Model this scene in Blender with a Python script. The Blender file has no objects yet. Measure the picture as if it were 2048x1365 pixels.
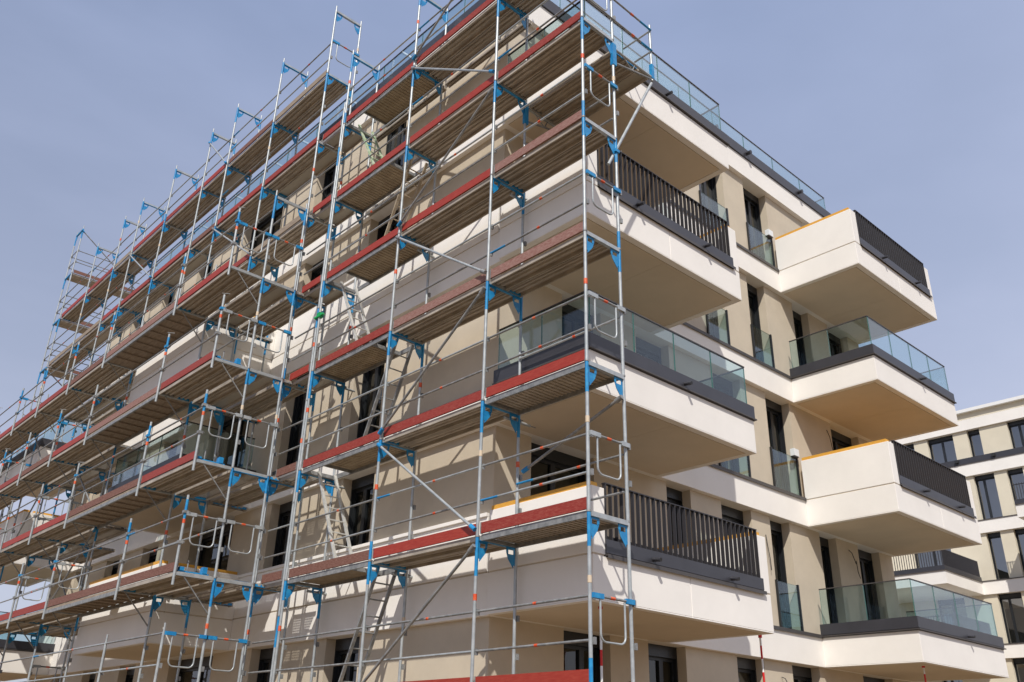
import bpy, math, random
from mathutils import Vector, Matrix
random.seed(7)
SC = bpy.context.scene
COL = SC.collection

# ------------------------------------------------------------------ camera
cam_d = bpy.data.cameras.new("camera")
cam = bpy.data.objects.new("camera", cam_d); COL.objects.link(cam)
def cam_axes(yaw, pitch, roll):
    cy, sy, cp, sp = math.cos(yaw), math.sin(yaw), math.cos(pitch), math.sin(pitch)
    f = Vector((cy*cp, sy*cp, sp)); r = Vector((sy, -cy, 0)); u = r.cross(f)
    c, s = math.cos(roll), math.sin(roll)
    return c*r + s*u, -s*r + c*u, f
_r, _u, _f = cam_axes(.83210, .43800, .02530)
M = Matrix((_r, _u, -_f)).transposed().to_4x4()
M.translation = Vector((-7.9366, -7.2500, 1.6405))
cam.matrix_world = M
cam_d.sensor_width = 36.0
cam_d.lens = 1784.6/2048*36.0
cam_d.clip_end = 3000
SC.camera = cam

# ------------------------------------------------------------------ light
SUN = Vector((-1.18, -1.0, 1.71)).normalized()
elev = math.asin(SUN.z); rot = -math.atan2(SUN.x, SUN.y)
w = bpy.data.worlds.new("World"); SC.world = w; w.use_nodes = True
nt = w.node_tree; nt.nodes.clear()
sky = nt.nodes.new("ShaderNodeTexSky"); sky.sky_type = 'NISHITA'; sky.sun_disc = False
sky.sun_elevation = elev; sky.sun_rotation = rot
sky.air_density = 1.0; sky.dust_density = 2.2; sky.ozone_density = 1.6
bg = nt.nodes.new("ShaderNodeBackground"); bg.inputs[1].default_value = 0.10; VK = 1.20   # veil radiance factor
out = nt.nodes.new("ShaderNodeOutputWorld")
# thin high cloud veil in the sky itself
tc = nt.nodes.new("ShaderNodeTexCoord")
mp = nt.nodes.new("ShaderNodeMapping"); mp.inputs['Scale'].default_value = (1.0, 1.6, 3.2)
nz = nt.nodes.new("ShaderNodeTexNoise"); nz.inputs['Scale'].default_value = 1.9; nz.inputs['Detail'].default_value = 5
rp = nt.nodes.new("ShaderNodeMapRange"); rp.inputs['From Min'].default_value = .35; rp.inputs['From Max'].default_value = .72
rp.inputs['To Min'].default_value = .55; rp.inputs['To Max'].default_value = .82
sx = nt.nodes.new("ShaderNodeSeparateXYZ"); nt.links.new(tc.outputs['Generated'], sx.inputs[0])
vr = nt.nodes.new("ShaderNodeValToRGB"); vr.color_ramp.elements[0].position = .05; vr.color_ramp.elements[0].color = (VK*.60, VK*.615, VK*.735, 1)
vr.color_ramp.elements[1].position = .70; vr.color_ramp.elements[1].color = (VK*.33, VK*.40, VK*.60, 1)
vm = nt.nodes.new("ShaderNodeVectorMath"); vm.operation = 'SCALE'; vm.inputs['Scale'].default_value = 10.0
mx = nt.nodes.new("ShaderNodeMix"); mx.data_type = 'RGBA'
nt.links.new(tc.outputs['Generated'], mp.inputs['Vector']); nt.links.new(mp.outputs[0], nz.inputs['Vector'])
nt.links.new(nz.outputs['Fac'], rp.inputs['Value']); nt.links.new(rp.outputs['Result'], mx.inputs['Factor'])
nt.links.new(sx.outputs['Z'], vr.inputs['Fac']); nt.links.new(vr.outputs['Color'], vm.inputs[0]); nt.links.new(vm.outputs[0], mx.inputs['B'])
nt.links.new(sky.outputs[0], mx.inputs['A']); nt.links.new(mx.outputs['Result'], bg.inputs[0])
nt.links.new(bg.outputs[0], out.inputs[0])
sun_d = bpy.data.lights.new("sun", 'SUN'); sun_d.energy = 4.4; sun_d.angle = math.radians(.53); sun_d.color = (1, .955, .89)
sun = bpy.data.objects.new("sun", sun_d); COL.objects.link(sun)
sun.rotation_euler = (-SUN).to_track_quat('-Z', 'Y').to_euler(); sun.location = (-20, -20, 40)
SC.view_settings.view_transform = 'Standard'; SC.view_settings.look = 'None'
SC.view_settings.exposure = 0.0; SC.view_settings.gamma = 1.0
SC.cycles.transparent_max_bounces = 24
SC.cycles.max_bounces = 8
SC.cycles.use_denoising = True

# ------------------------------------------------------------------ materials
def mat(name, col, rough=.7, metal=0.0, var=.0, vscale=6.0, bump=0.0, bscale=60.0, col2=None, stretch=None, spec=.5, fac=(.45, .62)):
    m = bpy.data.materials.new(name); m.use_nodes = True
    t = m.node_tree; b = t.nodes['Principled BSDF']
    b.inputs['Roughness'].default_value = rough; b.inputs['Metallic'].default_value = metal
    b.inputs['Specular IOR Level'].default_value = spec
    b.inputs['Base Color'].default_value = (*col, 1)
    if var > 0 or col2 or bump > 0:
        tcn = t.nodes.new("ShaderNodeTexCoord"); mpn = t.nodes.new("ShaderNodeMapping")
        if stretch: mpn.inputs['Scale'].default_value = stretch
        t.links.new(tcn.outputs['Object'], mpn.inputs['Vector'])
    if var > 0 or col2:
        n = t.nodes.new("ShaderNodeTexNoise"); n.inputs['Scale'].default_value = vscale; n.inputs['Detail'].default_value = 6; n.inputs['Roughness'].default_value = .65
        r = t.nodes.new("ShaderNodeValToRGB")
        a = col if col2 else tuple(c*(1-var) for c in col)
        bb = col2 if col2 else tuple(min(1, c*(1+var)) for c in col)
        r.color_ramp.elements[0].position = fac[0] if col2 else .3; r.color_ramp.elements[0].color = (*a, 1)
        r.color_ramp.elements[1].position = fac[1] if col2 else .7; r.color_ramp.elements[1].color = (*bb, 1)
        t.links.new(mpn.outputs[0], n.inputs['Vector']); t.links.new(n.outputs['Fac'], r.inputs['Fac'])
        t.links.new(r.outputs['Color'], b.inputs['Base Color'])
    if bump > 0:
        n2 = t.nodes.new("ShaderNodeTexNoise"); n2.inputs['Scale'].default_value = bscale; n2.inputs['Detail'].default_value = 4
        bp = t.nodes.new("ShaderNodeBump"); bp.inputs['Strength'].default_value = bump; bp.inputs['Distance'].default_value = .01
        t.links.new(mpn.outputs[0], n2.inputs['Vector']); t.links.new(n2.outputs['Fac'], bp.inputs['Height']); t.links.new(bp.outputs[0], b.inputs['Normal'])
    return m
def glass_mat(name, tint, ior=1.5, rough=0.0, edge=False):
    m = bpy.data.materials.new(name); m.use_nodes = True
    t = m.node_tree; t.nodes.clear()
    o = t.nodes.new("ShaderNodeOutputMaterial"); mixn = t.nodes.new("ShaderNodeMixShader")
    tr = t.nodes.new("ShaderNodeBsdfTransparent"); tr.inputs[0].default_value = (*tint, 1)
    gl = t.nodes.new("ShaderNodeBsdfGlossy"); gl.inputs['Roughness'].default_value = rough; gl.inputs['Color'].default_value = (.95, .97, 1, 1)
    lw = t.nodes.new("ShaderNodeLayerWeight"); lw.inputs['Blend'].default_value = .5
    pw = t.nodes.new("ShaderNodeMath"); pw.operation = 'POWER'; pw.inputs[1].default_value = 4.2
    ml = t.nodes.new("ShaderNodeMath"); ml.operation = 'MULTIPLY_ADD'; ml.inputs[1].default_value = .9; ml.inputs[2].default_value = ((ior-1)/(ior+1))**2*1.2
    t.links.new(lw.outputs['Facing'], pw.inputs[0]); t.links.new(pw.outputs[0], ml.inputs[0]); ml.use_clamp = True
    t.links.new(ml.outputs[0], mixn.inputs[0]); t.links.new(tr.outputs[0], mixn.inputs[1]); t.links.new(gl.outputs[0], mixn.inputs[2])
    t.links.new(mixn.outputs[0], o.inputs[0])
    return m
def perf_mat(name, col, scale=32.0, hole=.3):
    m = mat(name, col, .5, .3); t = m.node_tree; b = t.nodes['Principled BSDF']
    tcn = t.nodes.new("ShaderNodeTexCoord"); v = t.nodes.new("ShaderNodeTexVoronoi"); v.inputs['Scale'].default_value = scale; v.inputs['Randomness'].default_value = 0.0
    ma = t.nodes.new("ShaderNodeMath"); ma.operation = 'LESS_THAN'; ma.inputs[1].default_value = hole
    mpn = t.nodes.new("ShaderNodeMapping"); mpn.inputs['Scale'].default_value = (1, 1, .001)
    tr = t.nodes.new("ShaderNodeBsdfTransparent"); mixn = t.nodes.new("ShaderNodeMixShader"); o = t.nodes['Material Output']
    t.links.new(tcn.outputs['Object'], mpn.inputs[0]); t.links.new(mpn.outputs[0], v.inputs['Vector']); t.links.new(v.outputs['Distance'], ma.inputs[0])
    t.links.new(ma.outputs[0], mixn.inputs[0]); t.links.new(b.outputs[0], mixn.inputs[1]); t.links.new(tr.outputs[0], mixn.inputs[2]); t.links.new(mixn.outputs[0], o.inputs[0])
    return m
CREAM = mat("cream_plaster", (.83, .795, .74), .85, var=.045, vscale=.9, bump=.12, bscale=180)
TAUPE = mat("taupe_plaster", (.55, .475, .365), .9, var=.07, vscale=1.3, bump=.2, bscale=160)
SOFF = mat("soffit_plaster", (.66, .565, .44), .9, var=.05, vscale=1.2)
ANTH = mat("anthracite_paint", (.040, .040, .048), .42, var=.12, vscale=2.5)
FLASH = mat("dark_flashing", (.075, .068, .066), .5, .2, var=.1, vscale=3)
BLADE = mat("railing_paint", (.030, .028, .031), .45)
FRAME = mat("window_frame_paint", (.014, .016, .018), .38)
PANE = glass_mat("window_glass", (.62, .66, .60), 1.6)
PANEB = glass_mat("coated_window_glass", (.5, .55, .55), 2.6)
CREAMB = mat("cream_band", (.62, .50, .36), .5)
GLASS = glass_mat("guard_glass", (.80, .895, .905), 1.45)
EDGE = mat("glass_edge", (.045, .16, .13), .2)
ROOM = mat("room_plaster", (.50, .44, .36), .95, var=.1, vscale=1)
CONC = mat("room_concrete", (.33, .30, .26), .95, var=.15, vscale=2)
TIMB = mat("timber_cap", (.66, .32, .035), .6, col2=(.74, .40, .06), vscale=8, stretch=(3, 3, 20))
LAMP = mat("white_plastic", (.75, .78, .78), .4)
CABLE = mat("black_cable", (.02, .02, .02), .5)
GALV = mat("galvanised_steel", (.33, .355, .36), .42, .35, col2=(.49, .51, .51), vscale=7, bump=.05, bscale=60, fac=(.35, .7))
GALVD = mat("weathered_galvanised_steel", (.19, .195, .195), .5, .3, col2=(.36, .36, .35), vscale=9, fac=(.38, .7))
BLUE = mat("blue_paint", (.008, .20, .46), .45, col2=(.02, .27, .53), vscale=12)
BAND = mat("orange_band", (.62, .07, .015), .5, col2=(.70, .16, .06), vscale=14)
RED1 = mat("red_toe_board", (.30, .024, .011), .55, col2=(.37, .05, .026), vscale=9, stretch=(4, 1, 8), fac=(.4, .7))
RED2 = mat("scratched_red_toe_board", (.25, .020, .011), .6, col2=(.38, .10, .065), vscale=14, stretch=(5, 1.2, 10), fac=(.45, .75))
RED3 = mat("faded_toe_board", (.21, .085, .065), .75, col2=(.34, .21, .175), vscale=11, stretch=(4, 1.2, 8), fac=(.38, .66))
RED4 = mat("brown_toe_board", (.14, .05, .034), .75, col2=(.25, .135, .10), vscale=12, stretch=(4, 1.2, 8), fac=(.4, .68))
PLANK = mat("steel_plank", (.34, .295, .24), .55, .2, col2=(.52, .46, .38), vscale=5, stretch=(3, .5, 1), fac=(.4, .7))
PLY = mat("plywood_deck", (.32, .255, .175), .75, col2=(.46, .38, .27), vscale=7, stretch=(1, .4, 1), fac=(.4, .7))
WOODD = mat("weathered_plank", (.24, .185, .135), .8, col2=(.38, .31, .235), vscale=8, stretch=(5, .5, 5), fac=(.4, .7))
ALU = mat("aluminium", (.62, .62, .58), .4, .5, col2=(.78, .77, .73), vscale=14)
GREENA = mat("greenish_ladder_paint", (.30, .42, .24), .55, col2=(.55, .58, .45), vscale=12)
PERF = perf_mat("perforated_steel", (.46, .42, .35))
GREEN = mat("green_plastic", (.01, .35, .10), .4)
WHT = mat("white_paint", (.80, .80, .78), .5)
REDP = mat("signal_red_paint", (.62, .012, .012), .5)
GRND = mat("sandy_ground", (.165, .112, .060), .95, col2=(.21, .145, .08), vscale=.25)
OCHRE = mat("ochre_render", (.66, .60, .47), .9, var=.05, vscale=1)

# ------------------------------------------------------------------ mesh builder
class MB:
    def __init__(s): s.v = []; s.f = []; s.m = []; s.sm = []; s.mats = []
    def mi(s, m):
        if m not in s.mats: s.mats.append(m)
        return s.mats.index(m)
    def add(s, vs, fs, m, smooth=False):
        o = len(s.v); s.v += [tuple(p) for p in vs]; k = s.mi(m)
        for f in fs: s.f.append([i+o for i in f]); s.m.append(k); s.sm.append(smooth)
    def box(s, x0, x1, y0, y1, z0, z1, m):
        if x0 > x1: x0, x1 = x1, x0
        if y0 > y1: y0, y1 = y1, y0
        if z0 > z1: z0, z1 = z1, z0
        vs = [(x, y, z) for z in (z0, z1) for y in (y0, y1) for x in (x0, x1)]
        s.add(vs, [(0, 2, 3, 1), (4, 5, 7, 6), (0, 1, 5, 4), (2, 6, 7, 3), (0, 4, 6, 2), (1, 3, 7, 5)], m)
    def gbox(s, x0, x1, y0, y1, z0, z1, m, me):
        """glass sheet box: large faces m, thin faces me"""
        vs = [(x, y, z) for z in (z0, z1) for y in (y0, y1) for x in (x0, x1)]
        F = [(0, 2, 3, 1), (4, 5, 7, 6), (0, 1, 5, 4), (2, 6, 7, 3), (0, 4, 6, 2), (1, 3, 7, 5)]
        thin_x = (x1-x0) < (y1-y0)
        big = F[4:6] if thin_x else F[2:4]
        s.add(vs, big, m); s.add(vs, [f for f in F if f not in big], me)
    def bar(s, p, q, wx, wz, m, up=(0, 0, 1)):
        p = Vector(p); q = Vector(q); d = (q-p).normalized(); a = d.cross(Vector(up))
        if a.length < 1e-4: a = d.cross(Vector((1, 0, 0)))
        a.normalize(); b = a.cross(d)
        vs = [e + a*i*wx/2 + b*j*wz/2 for e in (p, q) for i, j in ((-1, -1), (1, -1), (1, 1), (-1, 1))]
        s.add(vs, [(0, 3, 2, 1), (4, 5, 6, 7), (0, 1, 5, 4), (1, 2, 6, 5), (2, 3, 7, 6), (3, 0, 4, 7)], m)
    def tube(s, p, q, r, m, n=8, caps=True):
        p = Vector(p); q = Vector(q); d = (q-p).normalized(); a = d.orthogonal().normalized(); b = d.cross(a)
        vs = [e + (a*math.cos(2*math.pi*i/n) + b*math.sin(2*math.pi*i/n))*r for e in (p, q) for i in range(n)]
        s.add(vs, [(i, (i+1) % n, n+(i+1) % n, n+i) for i in range(n)], m, True)
        if caps: s.add(vs, [tuple(range(n-1, -1, -1)), tuple(range(n, 2*n))], m)
    def path(s, pts, r, m, n=6):
        pts = [Vector(p) for p in pts]; rings = []
        a = (pts[1]-pts[0]).orthogonal().normalized()
        for i, p in enumerate(pts):
            d = (pts[min(i+1, len(pts)-1)]-pts[max(i-1, 0)]).normalized()
            a = (a - d*a.dot(d)).normalized(); b = d.cross(a)
            rings.append([p + (a*math.cos(2*math.pi*k/n)+b*math.sin(2*math.pi*k/n))*r for k in range(n)])
        vs = [v for ring in rings for v in ring]
        s.add(vs, [(i*n+k, i*n+(k+1) % n, (i+1)*n+(k+1) % n, (i+1)*n+k) for i in range(len(pts)-1) for k in range(n)], m, True)
    def prism(s, poly, axis, t, m):
        """poly: list of 3d points in a plane; extruded along axis vector by t (centred)"""
        ax = Vector(axis).normalized()*t/2; n = len(poly)
        vs = [Vector(p)-ax for p in poly] + [Vector(p)+ax for p in poly]
        s.add(vs, [tuple(range(n-1, -1, -1)), tuple(range(n, 2*n))] + [(i, (i+1) % n, n+(i+1) % n, n+i) for i in range(n)], m)
    def build(s, name, parent=None, label=None, bevel=0):
        me = bpy.data.meshes.new(name); me.from_pydata(s.v, [], s.f)
        for m in s.mats: me.materials.append(m)
        me.polygons.foreach_set('material_index', s.m); me.polygons.foreach_set('use_smooth', s.sm)
        me.validate(); me.update()
        o = bpy.data.objects.new(name, me); COL.objects.link(o)
        if parent is not None:
            o.parent = parent; o.matrix_parent_inverse = parent_inv(parent)
        if label: o['label'] = label
        if bevel:
            b = o.modifiers.new("bevel", 'BEVEL'); b.width = bevel; b.segments = 2; b.limit_method = 'ANGLE'
        return o
def parent_inv(p):
    """children are modelled in world coordinates; only an Empty carries an offset"""
    return Matrix.Translation(-p.location) if p.type == 'EMPTY' and p.scale.x == 1 else Matrix.Identity(4)
def thing(name, loc, label, cat, group=None):
    o = bpy.data.objects.new(name, None); COL.objects.link(o); o.location = loc; o.empty_display_size = .3
    o['label'] = label; o['category'] = cat
    if group: o['group'] = group
    return o
def tag(o, label, cat, group=None):
    o['label'] = label; o['category'] = cat
    if group: o['group'] = group
    return o

# ------------------------------------------------------------------ ground
g = MB(); g.add([(-600, -600, 0), (600, -600, 0), (600, 600, 0), (-600, 600, 0)], [(0, 1, 2, 3)], GRND)
go = g.build("ground"); go['kind'] = 'structure'

# ------------------------------------------------------------------ apartment building
ZB = lambda k: 3.547 + 3*k            # underside of slab band k
ZT = lambda k: 3.547 + 3*k + .62      # its top
XE, YE = 14.80, 24.45                 # far ends of the two wings
bld = thing("apartment_building", (-.131, -.120, .027), "cream and taupe apartment block with projecting corner balconies behind the scaffolding", "building")
bld.scale = (.9835, .9835, .9835)     # storey height 2.95 m: the building's own grid below is drawn with 3 m storeys

def fmap(face, u0, u1, d0, d1):
    """face 'S' (normal -y, plane 3.05) or 'W' (normal -x, plane 1.13): u along, d inward"""
    if face == 'S': return (u0, u1, 3.05+d0, 3.05+d1)
    return (1.13+d0, 1.13+d1, u0, u1)

def window(face, u0, u1, z0, z1, parent, mp=fmap, guard=False, door=False):
    mb = MB(); d0, d1 = .27, .33; fw = .06
    hb = .20
    def B(ua, ub, za, zb, da=d0, db=d1, m=FRAME): mb.box(*mp(face, ua, ub, da, db), za, zb, m)
    B(u0, u1, z1-hb, z1, .20, d1)                                   # shutter box
    B(u0, u0+fw, z0, z1-hb); B(u1-fw, u1, z0, z1-hb)
    B(u0+fw, u1-fw, z0, z0+.09); B(u0+fw, u1-fw, z1-hb-fw, z1-hb)
    if u1-u0 > .95:
        um = u0 + (u1-u0)*(.5 if u1-u0 > 1.3 else .62)
        B(um-.055, um+.055, z0+.09, z1-hb-fw, d0-.012, d1)
    # shutter guide rails on the reveals
    B(u0, u0+.03, z0, z1-hb, .20, d0); B(u1-.03, u1, z0, z1-hb, .20, d0)
    wo = mb.build("window", parent)
    pm = MB(); a = mp(face, u0+fw, u1-fw, .30, .30)
    if face == 'S': vs = [(a[0], a[2], z0+.09), (a[1], a[2], z0+.09), (a[1], a[2], z1-hb-fw), (a[0], a[2], z1-hb-fw)]
    else: vs = [(a[0], a[2], z0+.09), (a[0], a[3], z0+.09), (a[0], a[3], z1-hb-fw), (a[0], a[2], z1-hb-fw)]
    pm.add(vs, [(0, 1, 2, 3)], PANEB if face == 'B' else PANE); pm.build("pane", wo)
    if guard:
        gm = MB(); a = mp(face, u0-.02, u1+.02, -.035, -.02)
        gm.gbox(a[0], a[1], a[2], a[3], z0+.06, z0+1.0, GLASS, EDGE)
        for uu in (u0-.04, u1-.0):
            gm.box(*mp(face, uu, uu+.04, -.05, -.005), z0+.04, z0+1.02, FRAME)
        gm.build("glass_guard", wo)
    return wo

FW = {-1: [(2.71, 3.82), (4.81, 5.87), (7.47, 8.40), (9.42, 10.50), (12.38, 13.80)],
      0: [(1.94, 3.49), (5.55, 6.31), (7.34, 8.42), (9.13, 9.92), (11.19, 11.95), (12.98, 14.07)],
      1: [(2.68, 3.75), (4.80, 5.87), (7.40, 8.45), (9.46, 10.50), (12.43, 13.87)],
      2: [(1.94, 3.49), (5.55, 6.31), (7.34, 8.10), (9.17, 9.94), (11.24, 12.02), (13.0, 14.10)],
      3: [(2.70, 3.80), (4.80, 5.90), (7.45, 8.52), (9.45, 10.52), (12.40, 13.80)]}
LW = [(6.43, 7.50), (9.33, 10.30), (12.0, 14.2), (16.2, 17.2), (18.8, 19.8), (21.4, 22.3)]
def zr(k): return (0.0 if k < 0 else ZT(k), ZB(k+1))
for k in range(-1, 4):
    z0, z1 = zr(k); za = 0.0 if k < 0 else ZB(k)+.31; zb = ZB(k+1)+.29
    def pier(x0, x1, y0, y1):
        mb = MB(); mb.box(x0, x1, y0, y1, za, zb, TAUPE); mb.build("facade_wall", bld)
    cur = 1.13
    for a, b in FW[k]: pier(cur, a, 3.05, 3.40); cur = b
    pier(cur, XE-.05, 3.05, 3.40)
    cur = 3.40
    for a, b in LW: pier(1.13, 1.48, cur, a); cur = b
    pier(1.13, 1.48, cur, YE-.05)
    for i, (a, b) in enumerate(FW[k]):
        on_balc = k >= 0 and (b < 5.3 or a > 10.6)
        window('S', a, b, .35 if k < 0 else z0, z1, bld, guard=not on_balc and k >= 0)
    for i, (a, b) in enumerate(LW):
        zs = z0
        if k < 0: zs = .35
        elif k in (0, 2) and not 11 < a < 15: zs = ZB(k)+1.54
        window('W', a, b, zs, z1, bld)
# end walls, floors and rooms
mb = MB()
mb.box(XE-.37, XE-.05, 3.40, 9.9, .0, 16.0, TAUPE); mb.box(1.48, 9.6, YE-.37, YE-.05, 0, 16.0, TAUPE)
mb.box(9.6, XE-.37, 9.6, 9.9, 0, 16.0, TAUPE); mb.box(9.3, 9.6, 9.6, YE-.37, 0, 16.0, TAUPE)
mb.build("rear_wall", bld)
for k in range(0, 5):
    mb = MB(); z = ZB(k)
    mb.box(1.48, XE-.37, 3.40, 9.6, z+.02, z+.57, CONC); mb.box(1.48, 9.3, 9.6, YE-.37, z+.02, z+.57, CONC)
    mb.build("floor_slab", bld)
for k in range(-1, 4):
    z0 = 0.0 if k < 0 else ZB(k)+.57; z1 = ZB(k+1)+.02
    mb = MB()
    mb.box(4.6, XE-.4, 6.4, 6.5, z0, z1, ROOM); mb.box(4.5, 4.6, 6.4, YE-.4, z0, z1, ROOM)
    for x in (4.2, 6.8, 8.8, 10.8, 12.25): mb.box(x, x+.1, 3.40, 6.4, z0, z1, ROOM)
    for y in (5.2, 8.4, 11.2, 15.2, 17.9, 20.6): mb.box(1.48, 4.5, y, y+.1, z0, z1, ROOM)
    mb.build("partition_wall", bld)
# slab bands
for k in range(0, 5):
    mb = MB(); zb, zt = ZB(k), ZT(k)
    mb.box(1.03, XE, 2.93, 3.28, zb, zt, CREAM)
    mb.box(1.03, 1.38, 3.28, YE, zb, zt, CREAM)
    mb.box(1.38, 9.8, YE-.35, YE, zb, zt, CREAM)
    if k in (0, 2):       # tall parapet along the west side, groove above the slab
        for a, b in ((3.05, 11.30), (15.02, YE)):
            mb.box(1.045, 1.36, a, b, zt, zt+.025, TAUPE)
            mb.box(1.03, 1.38, a, b, zt+.025, zt+.86, CREAM)
            mb.box(.995, 1.40, a, b, zt+.86, zt+.92, CREAM)
    mb.build("floor_band", bld, bevel=.006)
    if k < 4:
        mb = MB()
        mb.box(5.26, 10.53, 2.895, 3.09, zt+.002, zt+.035, FLASH); mb.box(5.26, 10.53, 2.895, 2.905, zt-.04, zt+.002, FLASH)
        if k in (1, 3):
            mb.box(.995, 1.17, 3.05, YE, zt+.002, zt+.035, FLASH); mb.box(.995, 1.005, 3.05, YE, zt-.04, zt+.002, FLASH)
        mb.build("band_coping", bld)
# roof edge
mb = MB(); z = ZT(4)
mb.box(1.38, XE-.01, 3.28, 9.8, z-.2, z+.05, CONC); mb.box(1.38, 9.6, 9.8, YE-.01, z-.2, z+.05, CONC)
mb.build("roof", bld)
rf = MB()
rf.box(.99, XE+.03, 2.89, 3.3, z+.003, z+.30, ANTH); rf.box(.99, 1.40, 3.3, YE+.03, z+.003, z+.19, ANTH)
rf.build("roof_flashing", bld)
rg = None
def glass_run(x0, y0, x1, y1, z0, z1, parent, seg, rail=True, name="glass_panel"):
    """row of frameless panes between two points, each pane a part"""
    L = math.hypot(x1-x0, y1-y0); n = max(1, round(L/seg)); alongx = abs(x1-x0) > abs(y1-y0)
    for i in range(n):
        a = i/n; b = (i+1)/n; mb = MB(); t = .008; gp = .006
        if alongx:
            xa, xb = sorted((x0+(x1-x0)*a, x0+(x1-x0)*b)); mb.gbox(xa+gp, xb-gp, y0-t, y0+t, z0, z1, GLASS, EDGE)
        else:
            ya, yb = sorted((y0+(y1-y0)*a, y0+(y1-y0)*b)); mb.gbox(x0-t, x0+t, ya+gp, yb-gp, z0, z1, GLASS, EDGE)
        mb.build(name, parent)
    if rail:
        mb = MB()
        if alongx: mb.box(min(x0, x1), max(x0, x1), y0-.016, y0+.016, z1, z1+.02, FLASH)
        else: mb.box(x0-.016, x0+.016, min(y0, y1), max(y0, y1), z1, z1+.02, FLASH)
        mb.build("handrail", parent)
rguard = MB(); rguard.box(1.32, 14.3, 3.17, 3.25, z+.30, z+.34, FLASH); rguard = rguard.build("roof_guard", bld)
glass_run(1.35, 3.21, 14.3, 3.21, z+.30, z+1.17, rguard, 1.45)
glass_run(14.3, 3.21, 14.3, 6.0, z+.30, z+1.17, rguard, 1.4)
glass_run(1.31, 3.21, 1.31, 22.0, z+.30, z+1.17, rguard, 1.57)
for x in (8.05, 9.55, 12.1): 
    mb = MB(); mb.tube((x, 2.89, z+.17), (x, 2.76, z+.15), .055, ANTH, 10); mb.build("roof_spout", bld)

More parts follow.
